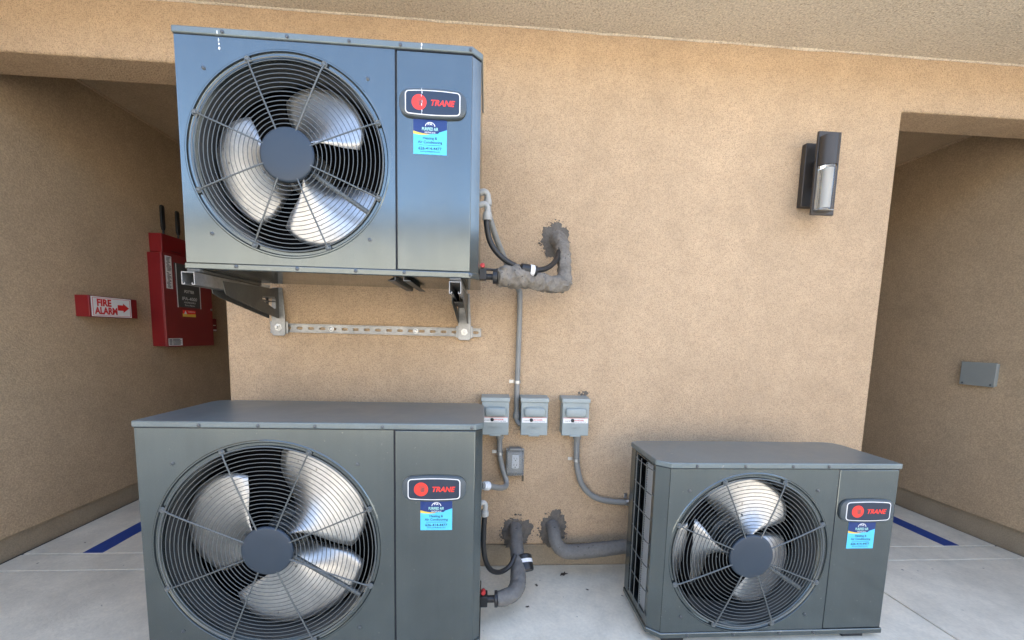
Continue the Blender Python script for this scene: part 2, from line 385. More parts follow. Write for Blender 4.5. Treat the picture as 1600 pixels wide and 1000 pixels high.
def name_plate(root, x, z, yf):
    """grey bulged frame, white line, dark face, red disc and word"""
    f = Fr((x, yf, z))
    mb = MB(); o1 = rrect(0.222, 0.080, 0.030, 6, 0.007); o2 = rrect(0.212, 0.072, 0.028, 6, 0.007)
    n = len(o1)
    vs_ = [f.p(a, b, 0.0003) for a, b in o1] + [f.p(a, b, 0.0075) for a, b in o1] + [f.p(a, b, 0.0115) for a, b in o2]
    fs_ = [(i, (i + 1) % n, (i + 1) % n + n, i + n) for i in range(n)] + [(i + n, (i + 1) % n + n, (i + 1) % n + 2 * n, i + 2 * n) for i in range(n)]
    fs_ += [tuple(range(2 * n, 3 * n)), tuple(reversed(range(n)))]
    mb.add(vs_, fs_); pl = mb.build('name_plate', 'plate_frame', root, sharp=50)
    flat(f, rrect(0.183, 0.071, 0.012, 6, 0.004), 'label_white', 'outline', pl, 0.0116, 0.0006)
    flat(f, rrect(0.176, 0.065, 0.009, 6, 0.004), 'plate_face', 'face', pl, 0.0123, 0.0006)
    dc = [(-0.045 + 0.0245 * math.cos(R(a)), 0.0245 * math.sin(R(a))) for a in range(0, 360, 10)]
    flat(f, dc, 'red_logo', 'roundel', pl, 0.0130, 0.0005)
    g = MB()
    for k in range(5):
        q = 0.010 - 0.005 * k
        g.prism([f.p(-0.047 - 0.006 + 0.0015 * k, q, 0.0136), f.p(-0.032, q, 0.0136), f.p(-0.032, q + 0.0022, 0.0136), f.p(-0.053 + 0.0015 * k, q + 0.0022, 0.0136)], f.n * 0.0003)
    g.prism([f.p(*q, 0.0136) for q in ((-0.046, -0.010), (-0.036, -0.010), (-0.033, 0.006), (-0.043, 0.006))], f.n * 0.0002)
    g.build('roundel_lines', 'logo_dark', pl, smooth=False)
    text('TRANE', f, 0.034, -0.0085, 0.080, 0.0185, 'red_logo', pl, 0.0130, 0.0006, bold=0.035, shear=0.25)
    return pl

def sticker(root, x, z, yf, tilt=0.0):
    """x, z: centre of a 0.112 x 0.112 m sticker"""
    c, s = math.cos(tilt), math.sin(tilt)
    f = Fr((x, yf - 0.0004, z), (c, 0, s), (-s, 0, c)); h = 0.056
    st = flat(f, rect(-h, h, -h, h), 'cyan', 'sticker', root, 0.0, 0.0004)
    def wave(t): return 0.018 - 0.010 * math.sin(math.pi * t * 1.1) + 0.004 * t
    top = [(-h + 2 * h * k / 20, wave(k / 20)) for k in range(21)]
    flat(f, top + [(h, h), (-h, h)], 'navy', 'sticker_band', st, 0.0005, 0.0003)
    sw = [(-h + 2 * h * k / 20, wave(k / 20)) for k in range(11)]
    flat(f, sw[::-1] + [(a, b - 0.009 * (1 - i / 10.0) ** 0.8) for i, (a, b) in enumerate(sw)], 'yellow', 'sticker_swoosh', st, 0.0009, 0.0003)
    flat(f, [(a, b + 0.0215) for a, b in rrect(0.062, 0.020, 0.008)], 'navy', 'badge', st, 0.0012, 0.0001)
    cap = [(0.017 * math.cos(R(a)), 0.034 + 0.014 * math.sin(R(a))) for a in range(0, 181, 15)]
    flat(f, cap, 'label_white', 'badge_cap', st, 0.0009, 0.0003)
    capi = [(0.0145 * math.cos(R(a)), 0.034 + 0.0115 * math.sin(R(a))) for a in range(0, 181, 15)]
    flat(f, capi, 'navy', 'badge_cap', st, 0.0013, 0.0002)
    text('PA', f, 0, 0.0375, 0.016, 0.0075, 'label_white', st, 0.0015, 0.0003, bold=0.02)
    text('PURIFIED AIR', f, 0, 0.0205, 0.054, 0.0105, 'mint', st, 0.0013, 0.0004, bold=0.015)
    text('HEATING & AC', f, 0, 0.0118, 0.036, 0.0055, 'label_white', st, 0.0013, 0.0004, bold=0.01)
    text('Heating &', f, 0, -0.0075, 0.048, 0.0088, 'ink', st, 0.0005, 0.0004, bold=0.015)
    text('Air Conditioning', f, 0, -0.0205, 0.082, 0.0088, 'ink', st, 0.0005, 0.0004, bold=0.015)
    flat(f, rect(-0.036, 0.036, -0.0268, -0.0256), 'ink', 'sticker_rule', st, 0.0005, 0.0003)
    text('626-414-4477', f, 0, -0.0410, 0.078, 0.0092, 'ink', st, 0.0005, 0.0004, bold=0.02)
    text('www.purifiedairac.com', f, 0, -0.0485, 0.066, 0.0048, 'ink', st, 0.0005, 0.0004, bold=0.01)

def unit(label, x0, x1, yf, yr, z0, z1, ch, seam, fc, ro, rings, plate, stk, blades, spin, tiltblade=1, opening=None, bladecol='alu', lid_screws=(), flange=0.022, tilt=0.0):
    root = thing('condenser_unit', label, 'heat pump', ((x0 + x1) / 2, (yf + yr) / 2, z0), 'grey heat pump units')
    zt, zb = z1 - flange, z0 + flange
    fx0 = x0 + (ch['fl'][0] if ch.get('fl') else 0); fx1 = x1 - (ch['fr'][0] if ch.get('fr') else 0)
    # cabinet: the sheet metal round sides and back
    fp = footprint(x0, x1, yf + 0.004, yr, ch)
    mb = MB(); n = len(fp)
    for i in range(n):
        a, b = fp[i], fp[(i + 1) % n]
        front = abs(a[1] - (yf + 0.004)) < 1e-4 and abs(b[1] - (yf + 0.004)) < 1e-4
        left = opening and abs(a[0] - x0) < 1e-4 and abs(b[0] - x0) < 1e-4
        if front: continue
        if left:
            oy0, oy1, oz0, oz1 = opening
            ya, yb = min(a[1], b[1]), max(a[1], b[1])
            for (p, q, r_, t) in ((ya, oy0, zb, zt), (oy1, yb, zb, zt), (oy0, oy1, zb, oz0), (oy0, oy1, oz1, zt)):
                mb.add([(x0, p, r_), (x0, q, r_), (x0, q, t), (x0, p, t)], [(0, 1, 2, 3)])
            for (p, q, r_, t) in ((oy0, oy0, oz0, oz1), (oy1, oy1, oz0, oz1)):
                mb.add([(x0, p, r_), (x0 + 0.012, p, r_), (x0 + 0.012, p, t), (x0, p, t)], [(0, 1, 2, 3)])
            for r_ in (oz0, oz1):
                mb.add([(x0, oy0, r_), (x0 + 0.012, oy0, r_), (x0 + 0.012, oy1, r_), (x0, oy1, r_)], [(0, 1, 2, 3)])
            continue
        mb.add([(*a, zb - 0.004), (*b, zb - 0.004), (*b, zt + 0.004), (*a, zt + 0.004)], [(0, 1, 2, 3)])
    cab = mb.build('cabinet', 'paint', root, fixn=False)
    # dark inside
    ins = MB(); i0 = footprint(x0, x1, yf + 0.24, yr, ch, -0.03)
    ins.prism([(*p, zb + 0.0) for p in i0], (0, 0, zt - zb))
    if opening is None: ins.build('inner_liner', 'dark', root, smooth=False)
    else:
        ins = MB(); ins.box(x0 + 0.16, x1 - 0.01, yf + 0.22, yr - 0.02, zb, zt); ins.build('inner_liner', 'dark', root, smooth=False)
        MB().box(x0 + 0.16, x0 + 0.165, yf + 0.03, yr - 0.02, zb, zt).build('inner_liner', 'dark', root, smooth=False)
    # lid and base with folded rims
    e = 0.005
    lid = MB().prism([(*p, zt) for p in footprint(x0, x1, yf, yr, ch, e)], (0, 0, flange)).build('lid', 'paint_top', root, bevel=0.004, bseg=3)
    MB().prism([(*p, zt - 0.0028) for p in footprint(x0, x1, yf, yr, ch, 0.0)], (0, 0, 0.0026)).build('lid_gap', 'seam', lid, smooth=False)
    base = MB().prism([(*p, z0) for p in footprint(x0, x1, yf, yr, ch, e)], (0, 0, flange)).build('base_pan', 'paint', root, bevel=0.004, bseg=3)
    for sx in lid_screws:
        screw(lid, Fr((sx, yf - e, zt + flange * 0.42)))
        screw(base, Fr((sx + 0.01, yf - e, z0 + flange * 0.55)))
    # fan panel with a round opening
    px0, px1, pz0, pz1 = fx0, seam - 0.002, zb + 0.001, zt - 0.003
    cx, cz = fc; N = 96
    angs = sorted(set([round(2 * math.pi * k / N, 6) for k in range(N)] + [round(math.atan2(zz - cz, xx - cx) % (2 * math.pi), 6) for xx in (px0, px1) for zz in (pz0, pz1)]))
    def hit(a):
        c, s = math.cos(a), math.sin(a); t = 1e9
        if c > 1e-9: t = min(t, (px1 - cx) / c)
        if c < -1e-9: t = min(t, (px0 - cx) / c)
        if s > 1e-9: t = min(t, (pz1 - cz) / s)
        if s < -1e-9: t = min(t, (pz0 - cz) / s)
        return cx + c * t, cz + s * t
    na = len(angs); mb = MB(); vs_, fs_ = [], []
    prof = [(ro + 0.004, 0.0), (ro + 0.001, -0.0025), (ro - 0.003, -0.0025), (ro - 0.006, 0.003), (ro - 0.0075, 0.0040), (ro - 0.0195, 0.0042), (ro - 0.022, 0.0075), (ro - 0.026, 0.022)]
    for a in angs: x, z = hit(a); vs_.append((x, yf + 0.012, z))
    for a in angs: x, z = hit(a); vs_.append((x, yf, z))
    for r, d in prof:
        for a in angs: vs_.append((cx + r * math.cos(a), yf + d, cz + r * math.sin(a)))
    for j in range(len(prof) + 1):
        for k in range(na):
            k2 = (k + 1) % na; fs_.append((j * na + k, j * na + k2, (j + 1) * na + k2, (j + 1) * na + k))
    mb.add(vs_, fs_); panel = mb.build('fan_panel', 'paint', root, sharp=12)
    for sx, sz in ((-1, 1), (1, 1), (-1, -1), (1, -1)):
        screw(panel, Fr((cx + sx * ro * 0.79, yf, cz + sz * ro * 0.79)))
    # shroud behind the opening
    rs = ro - 0.026
    mb = MB(); mb.lathe((cx, yf + 0.02, cz), (0, 1, 0), [(rs, 0.0), (rs - 0.004, 0.02), (rs - 0.004, 0.12)], 72); mb.build('fan_shroud', 'shroud', root)
    mb = MB(); mb.lathe((cx, yf + 0.14, cz), (0, 1, 0), [(rs - 0.004, 0.0), (rs + 0.02, 0.001)], 72); mb.build('fan_shroud', 'dark', root)
    yb = min(yr - 0.035, yf + 0.26)
    MB().box(cx - rs - 0.02, cx + rs + 0.02, yb, yb + 0.01, cz - rs - 0.01, cz + rs + 0.01).build('rear_coil', 'dark', root, smooth=False)
    mb = MB()
    # fan
    fy = yf + 0.085
    for k in range(3):
        a0 = R(spin + 120 * k); nu, nv = 12, 16; vs_, fs_ = [], []
        for i in range(nu + 1):
            u = i / nu
            for j in range(nv + 1):
                v = -1 + 2 * j / nv
                wv = R(15 + 30 * math.sin(min(1, u * 1.25) * math.pi / 2)) * blades
                tip = rs * 0.955 * (1 - 0.16 * abs(v - 0.15) ** 3.0)
                r = 0.055 + (tip - 0.055) * u
                a = a0 + v * wv - R(14) * (u - 0.4)
                d = fy + tiltblade * (0.075 * v * (0.55 + 0.45 * (1 - u)) ) + 0.014 * (v * v) + 0.01 * u
                vs_.append((cx + r * math.cos(a), d, cz + r * math.sin(a)))
        for i in range(nu):
            for j in range(nv):
                q = i * (nv + 1) + j; fs_.append((q, q + 1, q + nv + 2, q + nv + 1))
        b = MB(); b.add(vs_, fs_); bo = b.build('fan_blade', bladecol, root, sharp=80)
        sm = bo.modifiers.new('thick', 'SOLIDIFY'); sm.thickness = 0.0018
        for uu, aa in ((0.095, -10), (0.095, 12), (0.125, 2)):
            a = a0 + R(aa)
            screw(bo, Fr((cx + uu * math.cos(a), fy - 0.006, cz + uu * math.sin(a))), 0.003)
    MB().lathe((cx, fy - 0.02, cz), (0, 1, 0), [(0.0, 0.0), (0.055, 0.0), (0.062, 0.008), (0.062, 0.06)], 36).build('fan_hub', 'shroud', root)
    mo = MB(); mo.lathe((cx, fy + 0.045, cz), (0, 1, 0), [(0.0, 0), (0.07, 0.0), (0.078, 0.01), (0.078, 0.09)], 32); mo.build('fan_motor', 'steel_dark', root)
    a = R(-33); c, s = math.cos(a), math.sin(a)
    MB().tube([(cx + c * 0.06, yf + 0.026, cz + s * 0.06), (cx + c * (rs - 0.004), yf + 0.026, cz + s * (rs - 0.004))], 0.0085, 10).build('motor_strut', 'wire', root)
    # grille: rim loops, rings, spokes, hub cap
    r1 = ro - 0.020
    gy = lambda r: yf - 0.004 - 0.010 * (1 - ((r - 0.08) / (r1 - 0.08)) ** 2)
    g = MB()
    g.tube([(cx + r1 * math.cos(q), yf - 0.003, cz + r1 * math.sin(q)) for q in [2 * math.pi * k / 96 for k in range(96)]], 0.0026, 6, closed=True)
    gr = g.build('grille', 'wire', root)
    for k in range(1, rings + 1):
        r = 0.092 + (r1 - 0.092) * (k - 0.55) / (rings + 0.2)
        MB().tube([(cx + r * math.cos(q), gy(r), cz + r * math.sin(q)) for q in [2 * math.pi * t / 72 for t in range(72)]], 0.00135, 5, closed=True).build('wire_ring', 'wire', gr)
    for k in range(8):
        q = R(22.5 + 45 * k); c, s = math.cos(q), math.sin(q)
        path = []
        for t in range(13):
            r = 0.08 + (ro - 0.014 - 0.08) * t / 12
            path.append((cx + c * r, gy(min(r, r1)) - 0.0036 + (0.004 if t == 12 else 0), cz + s * r))
        sp = MB(); sp.tube(path, 0.0028, 6)
        e0 = Vector((cx + c * (ro - 0.012), yf + 0.001, cz + s * (ro - 0.012)))
        sp.tube([e0 + Vector((0.0085 * math.cos(R(b)), -0.004, 0.0085 * math.sin(R(b)))) for b in range(0, 360, 30)], 0.0022, 6, closed=True)
        sp.lathe(e0, (0, -1, 0), [(0.0062, -0.004), (0.0062, 0.006), (0.004, 0.0085)], 10, cap1=True)
        sp.build('spoke', 'wire', gr)
    MB().lathe((cx, yf - 0.004, cz), (0, -1, 0), [(0.080, 0.0), (0.0865, 0.004), (0.0875, 0.010), (0.0855, 0.0145), (0.080, 0.0162), (0.04, 0.0168), (0.0, 0.0170)], 64).build('hub_cap', 'hub', root, sharp=60)
    # seam and service panel
    MB().box(seam - 0.0025, seam + 0.0045, yf + 0.003, yf + 0.010, pz0, pz1).build('panel_seam', 'seam', root, smooth=False)
    MB().box(seam + 0.003, fx1, yf, yf + 0.012, pz0, pz1).build('service_panel', 'paint', root, bevel=0.003)
    name_plate(root, plate[0], plate[1], yf)
    sticker(root, stk[0], stk[1], yf, tilt)
    return root, lid, base, panel, cab

low = unit('largest grey heat pump unit standing on the concrete in front of the left passage corner', -1.165, -0.008, -0.575, -0.148, 0.03, 0.880, {'fr': (0.024, 0.024), 'rl': (0.045, 0.045), 'rr': (0.024, 0.05)},
           -0.314, (-0.745, 0.428), 0.386, 19, (-0.174, 0.648), (-0.167, 0.548), 1.12, 52, opening=None,
           lid_screws=(-0.955, -0.765, -0.578, -0.352, -0.045))
upp = unit('grey heat pump unit mounted high on the wall brackets above the largest unit', -1.013, -0.034, -0.51, -0.160, 1.388, 2.146, {'fr': (0.029, 0.029)},
           -0.318, (-0.667, 1.766), 0.328, 15, (-0.193, 1.956), (-0.203, 1.853), 1.0, 70,
           lid_screws=(-0.86, -0.66, -0.465, -0.30, -0.07))
rig = unit('grey heat pump unit on the floor at right, its wire guarded left side showing', 0.660, 1.625, -0.54, -0.228, 0.022, 0.733, {'fl': (0.042, 0.034), 'rr': (0.055, 0.055), 'rl': (0.03, 0.02)},
           1.376, (1.037, 0.366), 0.325, 15, (1.501, 0.544), (1.4935, 0.442), 1.0, 82, opening=(-0.480, -0.315, 0.075, 0.700),
           lid_screws=(0.80, 0.99, 1.18, 1.325))
# right unit: wire guard and coil on the left side
ru = rig[0]
MB().box(0.672, 0.700, -0.474, -0.398, 0.07, 0.705).build('side_coil', 'fin', ru, bevel=0.004)
mb = MB()
for k in range(64): mb.tube([(0.670, -0.473, 0.075 + 0.0099 * k), (0.670, -0.399, 0.075 + 0.0099 * k)], 0.0012, 4)
mb.build('coil_fin', 'fin', ru)
wg = MB(); wg.box(0.6575, 0.6592, -0.300, -0.292, 0.06, 0.71); wg = wg.build('wire_guard', 'paint', ru)
for k in range(7):
    z = 0.085 + 0.100 * k
    MB().tube([(0.6575, -0.315, z), (0.652, -0.34, z), (0.652, -0.47, z), (0.657, -0.495, z)], 0.0022, 6).build('guard_wire', 'wire', wg)
for y in (-0.340, -0.385, -0.440):
    MB().tube([(0.6505, y, 0.075), (0.6505, y, 0.70)], 0.0022, 6).build('guard_wire', 'wire', wg)
for x in (0.76, 1.52):
    MB().box(x - 0.045, x + 0.045, -0.53, -0.22, 0.0005, 0.021).build('foot', 'rubber', ru, bevel=0.002)
lu = low[0]
for x in (-1.0, -0.18):
    MB().box(x - 0.045, x + 0.045, -0.60, -0.13, 0.0005, 0.029).build('foot', 'rubber', lu, bevel=0.002)
# upper unit: z-section feet under the base, small white marks on lid, panel and name plate
uu = upp[0]
for xc in (-0.325,):
    for dx, d2 in ((0.0, -0.024), (0.030, 0.024)):
        f = MB(); f.prism([(xc + dx, -0.505, 1.3875), (xc + dx + 0.003, -0.505, 1.3875), (xc + dx + 0.003, -0.505, 1.376), (xc + dx + d2, -0.505, 1.376), (xc + dx + d2, -0.505, 1.373), (xc + dx, -0.505, 1.373)], (0, 0.34, 0))
        f.build('foot', 'steel_dark', uu, smooth=False)
for xc in (-0.98, -0.112):
    f = MB(); f.box(xc - 0.02, xc + 0.02, -0.53, -0.15, 1.3765, 1.3875); f.build('foot', 'steel_dark', uu, bevel=0.002)
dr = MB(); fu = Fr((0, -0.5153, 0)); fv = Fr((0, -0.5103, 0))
def white_mark(fr, x, z, w_, h_):
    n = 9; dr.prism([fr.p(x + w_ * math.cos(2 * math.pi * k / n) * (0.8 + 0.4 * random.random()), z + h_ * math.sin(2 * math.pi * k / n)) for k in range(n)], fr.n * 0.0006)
white_mark(fu, -0.876, 2.131, 0.0018, 0.006); white_mark(fv, -0.8755, 2.112, 0.0013, 0.006); white_mark(fv, -0.8748, 2.100, 0.0018, 0.004); white_mark(fv, -0.8745, 2.087, 0.003, 0.005)
white_mark(fu, -0.231, 2.138, 0.002, 0.006); white_mark(fu, -0.232, 2.127, 0.0016, 0.004)
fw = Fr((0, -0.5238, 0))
for k in (0, 1, 2, 4, 5, 7, 8): white_mark(fw, -0.2295 + 0.0015 * math.sin(k * 1.9), 1.996 - 0.0095 * k, 0.0007 + 0.0005 * (k % 2), 0.0046)
dr.build('white_marks', 'white_mark', uu, smooth=False)

# service valves on the unit sides
def valve(parent, x, y, z, s=1.0):
    MB().box(x, x + 0.028 * s, y - 0.022 * s, y + 0.022 * s, z - 0.024 * s, z + 0.020 * s).build('service_valve', 'rubber', parent, bevel=0.003)
    c = MB(); c.lathe((x + 0.012, y - 0.01, z + 0.032 * s), (0, -1, 0), [(0.0095, -0.01), (0.0095, 0.006), (0.0085, 0.009), (0.0035, 0.0095)], 16, cap1=True)
    c.build('valve_cap', 'valve_red', parent)
    MB().tube([(x + 0.012, y, z + 0.012), (x + 0.012, y, z + 0.04 * s)], 0.005, 8).build('valve_stem', 'brass', parent)
valve(uu, -0.033, -0.33, 1.432); valve(lu, -0.006, -0.41, 0.112, 1.05)

# ------------------------------------------------------------------ wall brackets and rail under the upper unit
br = thing('wall_bracket', 'galvanised bracket with two arms and a slotted rail holding the upper unit on the wall', 'bracket', (-0.52, 0, 1.2))
rx0, rx1, rz0, rz1 = -1.004, -0.026, 1.182, 1.223
mb = MB(); nx = 19; cw = (rx1 - rx0) / nx; zc = (rz0 + rz1) / 2
for i in range(nx):
    cx = rx0 + cw * (i + 0.5)
    inn = [(cx + sx * 0.0075 + 0.0066 * math.cos(R(a)), zc + 0.0066 * math.sin(R(a))) for sx, rng in ((1, range(-90, 91, 30)), (-1, range(90, 271, 30))) for a in rng]
    out = []
    for x, z in inn:
        dx, dz = x - cx, z - zc
        t = min((cw / 2) / abs(dx) if abs(dx) > 1e-6 else 9e9, 0.0185 / abs(dz) if abs(dz) > 1e-6 else 9e9)
        out.append((cx + dx * t, zc + dz * t))
    n = len(inn); vs_ = [(x, -0.011, z) for x, z in out] + [(x, -0.011, z) for x, z in inn] + [(x, -0.006, z) for x, z in inn]
    fs_ = [(k, (k + 1) % n, (k + 1) % n + n, k + n) for k in range(n)] + [(k + n, (k + 1) % n + n, (k + 1) % n + 2 * n, k + 2 * n) for k in range(n)]
    mb.add(vs_, fs_)
    # corners of each cell left open by the radial fan are closed by the rail lips
mb.box(rx0, rx1, -0.021, -0.0005, zc + 0.0175, rz1); mb.box(rx0, rx1, -0.021, -0.0005, rz0, zc - 0.0175)
mb.box(rx0 + 0.0005, rx1 - 0.0005, -0.0095, -0.0085, zc + 0.0095, zc + 0.018); mb.box(rx0 + 0.0005, rx1 - 0.0005, -0.0095, -0.0085, zc - 0.018, zc - 0.0095)
rail = mb.build('rail', 'zinc', br, fixn=True, smooth=False)
for x in (-0.731, -0.339):
    b = MB(); b.lathe((x, -0.011, zc), (0, -1, 0), [(0.0125, 0), (0.0125, 0.002), (0.0085, 0.0025), (0.0085, 0.009), (0.006, 0.0105)], 12, cap1=True); b.build('bolt', 'bolt', rail)

def arm(xc, y0, lean):
    t = 0.0028; h = 0.0208; zt = 1.3735; zb = zt - 2 * h
    mb = MB()
    P = [(-h, -h), (-h, h), (h, h), (h, -h), (h - 0.010, -h), (h - 0.010, -h + 0.007), (h - 0.010 + t, -h + 0.007), (h - 0.010 + t, -h + t), (h - t, -h + t), (h - t, h - t), (-h + t, h - t), (-h + t, -h + t), (-h + 0.010 - t, -h + t), (-h + 0.010 - t, -h + 0.007), (-h + 0.010, -h + 0.007), (-h + 0.010, -h)]
    mb.prism([(xc + a, y0, zt - h + b) for a, b in P], (0, -0.035 - y0, 0))
    a = mb.build('arm', 'zinc', br, smooth=False)
    # gusset plates on both sides, with a window in each
    for sx in (-1, 1):
        xp = xc + sx * (h + 0.0012)
        out = [(-0.415, 1.362), (-0.405, 1.318), (-0.37, 1.306), (-0.045, 1.245), (-0.030, 1.245), (-0.030, 1.385), (-0.10, 1.372), (-0.30, 1.366)]
        win = [(-0.165, 1.322), (-0.16, 1.334), (-0.06, 1.340), (-0.052, 1.330), (-0.052, 1.290), (-0.064, 1.284), (-0.15, 1.312), (-0.162, 1.316)]
        n = len(out); g = MB()
        va = [(xp - 0.0012, y, z) for y, z in out] + [(xp - 0.0012, y, z) for y, z in win] + [(xp + 0.0012, y, z) for y, z in out] + [(xp + 0.0012, y, z) for y, z in win]
        # order window points so that they face the outline points
        fs_ = []
        m = [0, 7, 6, 5, 4, 3, 2, 1]
        wi = [n + q for q in (0, 7, 6, 5, 4, 3, 2, 1)]
        for k in range(n):
            k2 = (k + 1) % n
            fs_ += [(k, k2, wi[k2], wi[k]), (k + 2 * n, wi[k] + 2 * n, wi[k2] + 2 * n, k2 + 2 * n), (k, k + 2 * n, k2 + 2 * n, k2), (wi[k], wi[k2], wi[k2] + 2 * n, wi[k] + 2 * n)]
        g.add(va, fs_); g.build('gusset_plate', 'steel_dark', a, smooth=False)
    MB().box(xc - h, xc + h, -0.335, -0.032, 1.318, 1.3205).build('gusset_floor', 'steel_dark', a, smooth=False)
    pl = MB(); xm = xc + lean
    pl.prism([(xm - 0.030, -0.0300, 1.172), (xm - 0.022, -0.0300, 1.165), (xm + 0.022, -0.0300, 1.165), (xm + 0.030, -0.0300, 1.172), (xm + 0.030, -0.0300, 1.262), (xm + 0.022, -0.0300, 1.385), (xm - 0.022, -0.0300, 1.385), (xm - 0.030, -0.0300, 1.262)], (0, 0.006, 0))
    plo = pl.build('mount_plate', 'zinc', a, bevel=0.0015)
    MB().box(xm - 0.040, xm + 0.040, -0.0238, -0.0215, 1.176, 1.232).build('clamp', 'zinc', a, bevel=0.001)
    b = MB(); b.lathe((xm, -0.030, 1.204), (0, -1, 0), [(0.017, 0), (0.017, 0.003), (0.0115, 0.0035), (0.0115, 0.011), (0.007, 0.0115), (0.007, 0.022), (0.005, 0.0235)], 6, cap1=True); b.build('bolt', 'bolt', a)
    MB().box(xc - 0.022, xc + 0.022, -0.16, -0.095, 1.3745, 1.3872).build('spacer', 'pvc_light', a, bevel=0.003)
arm(-0.980, -0.555, 0.018); arm(-0.112, -0.535, 0.006)

# ------------------------------------------------------------------ disconnect boxes
def disconnect(x0, x1, lab, knob_side=0):
    z0, z1, yf = 0.716, 0.901, -0.082; xc = (x0 + x1) / 2; W = x1 - x0
    t = thing('disconnect_box', lab, 'electrical box', (xc, 0, z0), 'grey disconnect boxes')
    MB().box(x0 + 0.004, x1 - 0.004, -0.066, -0.0005, z0 + 0.002, z1 - 0.004).build('enclosure', 'box_grey', t, bevel=0.003)
    cv = MB(); cv.box(x0, x1, yf, -0.064, z0, z1 - 0.022); cv = cv.build('cover', 'box_grey', t, bevel=0.004, bseg=3)
    hd = MB(); hd.prism([(x0 - 0.003, yf - 0.005, z1 - 0.022), (x0 - 0.003, yf - 0.003, z1 - 0.003), (x0 - 0.003, -0.001, z1 + 0.002), (x0 - 0.003, -0.001, z1 - 0.022)], (W + 0.006, 0, 0)); hd.build('hood', 'box_grey', t, bevel=0.002)
    f = Fr((xc, yf, 0))
    # bulged pull handle cover
    mb = MB(); o1 = rrect(W * 0.80, 0.046, 0.014); o2 = rrect(W * 0.75, 0.040, 0.013); o3 = rrect(W * 0.66, 0.030, 0.011); n = len(o1); zc = z1 - 0.070
    vs_ = []
    for o, d in ((o1, 0.0), (o1, 0.008), (o2, 0.014), (o3, 0.0165)): vs_ += [f.p(a, b + zc, d) for a, b in o]
    fs_ = [(j * n + i, j * n + (i + 1) % n, (j + 1) * n + (i + 1) % n, (j + 1) * n + i) for j in range(3) for i in range(n)] + [tuple(range(3 * n, 4 * n))]
    mb.add(vs_, fs_); mb.build('pull_cover', 'box_grey', t, sharp=60)
    lb = flat(f, rect(-W * 0.46, W * 0.46, z1 - 0.122, z1 - 0.096), 'label_white', 'warning_label', t, 0.0003, 0.0004)
    flat(f, rect(-W * 0.46, W * 0.46, z1 - 0.0990, z1 - 0.0962), 'pink_print', 'label_stripe', lb, 0.0008, 0.0003)
    text('DANGER', f, W * 0.10, z1 - 0.1115, W * 0.42, 0.0065, 'red_print', lb, 0.0008, 0.0003, bold=0.02)
    text('HAZARDOUS VOLTAGE', f, W * 0.12, z1 - 0.1190, W * 0.55, 0.0042, 'black_ink', lb, 0.0008, 0.0003)
    text('OFF', f, -W * 0.30, z1 - 0.1150, W * 0.20, 0.0052, 'black_ink', lb, 0.0008, 0.0003)
    kb = MB(); kb.lathe(f.p(-W * 0.115, z1 - 0.1090), f.n, [(0.0085, 0.0), (0.0085, 0.004), (0.005, 0.006)], 12, cap1=True); kb.build('lock_hole', 'black_ink', t)
    text('SIEMENS', f, 0, z0 + 0.034, W * 0.55, 0.0115, 'box_grey', cv, 0.0002, 0.0012, bold=0.02)
    lt = MB(); lt.box(xc - 0.026, xc + 0.026, yf - 0.004, yf + 0.004, z0 - 0.004, z0 + 0.0035); lt.build('hasp', 'box_grey', t, bevel=0.0012)
    return t
disconnect(-0.016, 0.114, 'grey disconnect box partly hidden by the top corner of the largest unit')
disconnect(0.172, 0.302, 'middle grey disconnect box, with a conduit coming down its left side')
disconnect(0.372, 0.503, 'grey disconnect box farthest right, under a small grey smudge on the wall')

# ------------------------------------------------------------------ conduits
def strap(parent, c, axis='z'):
    x, y, z = c
    mb = MB()
    if axis == 'z':
        mb.lathe((x, y, z - 0.007), (0, 0, 1), [(0.0155, 0), (0.0172, 0), (0.0172, 0.014), (0.0155, 0.014)], 18)
        mb.box(x - 0.038, x - 0.014, -0.004, -0.001, z - 0.008, z + 0.008); mb.lathe((x - 0.029, -0.004, z), (0, -1, 0), [(0.006, 0), (0.005, 0.004)], 8, cap1=True)
    else:
        mb.lathe((x - 0.007, y, z), (1, 0, 0), [(0.0155, 0), (0.0172, 0), (0.0172, 0.014), (0.0155, 0.014)], 18)
        mb.box(x - 0.008, x + 0.008, -0.004, -0.001, z + 0.014, z + 0.038); mb.lathe((x, -0.004, z + 0.029), (0, -1, 0), [(0.006, 0), (0.005, 0.004)], 8, cap1=True)
    mb.build('strap', 'bolt', parent)
def fitting(parent, p, ax, r=0.019, l=0.03, m='pvc'):
    ax = Vector(ax).normalized()
    MB().lathe(Vector(p) - ax * l / 2, ax, [(r * 0.6, 0), (r * 0.95, 0.0), (r, 0.002), (r, l * 0.7), (r * 0.9, l * 0.72), (r * 0.88, l), (r * 0.6, l)], 20).build('connector', m, parent)
c = thing('conduit', 'grey conduit running down the wall from the upper unit to the middle disconnect box', 'conduit', (0.157, 0, 0.78))
MB().tube(bez([(-0.006, -0.29, 1.722), (0.004, -0.275, 1.665), (0.045, -0.21, 1.575), (0.105, -0.11, 1.475), (0.146, -0.035, 1.415), (0.156, -0.022, 1.37), (0.156, -0.022, 1.15), (0.154, -0.022, 0.95), (0.155, -0.022, 0.82), (0.157, -0.024, 0.782), (0.170, -0.034, 0.763), (0.185, -0.04, 0.760)]), 0.0130, 14).build('pipe', 'pvc', c)
strap(c, (0.154, -0.022, 0.968)); fitting(c, (0.1555, -0.022, 0.803), (0, 0, 1), 0.0185, 0.032)
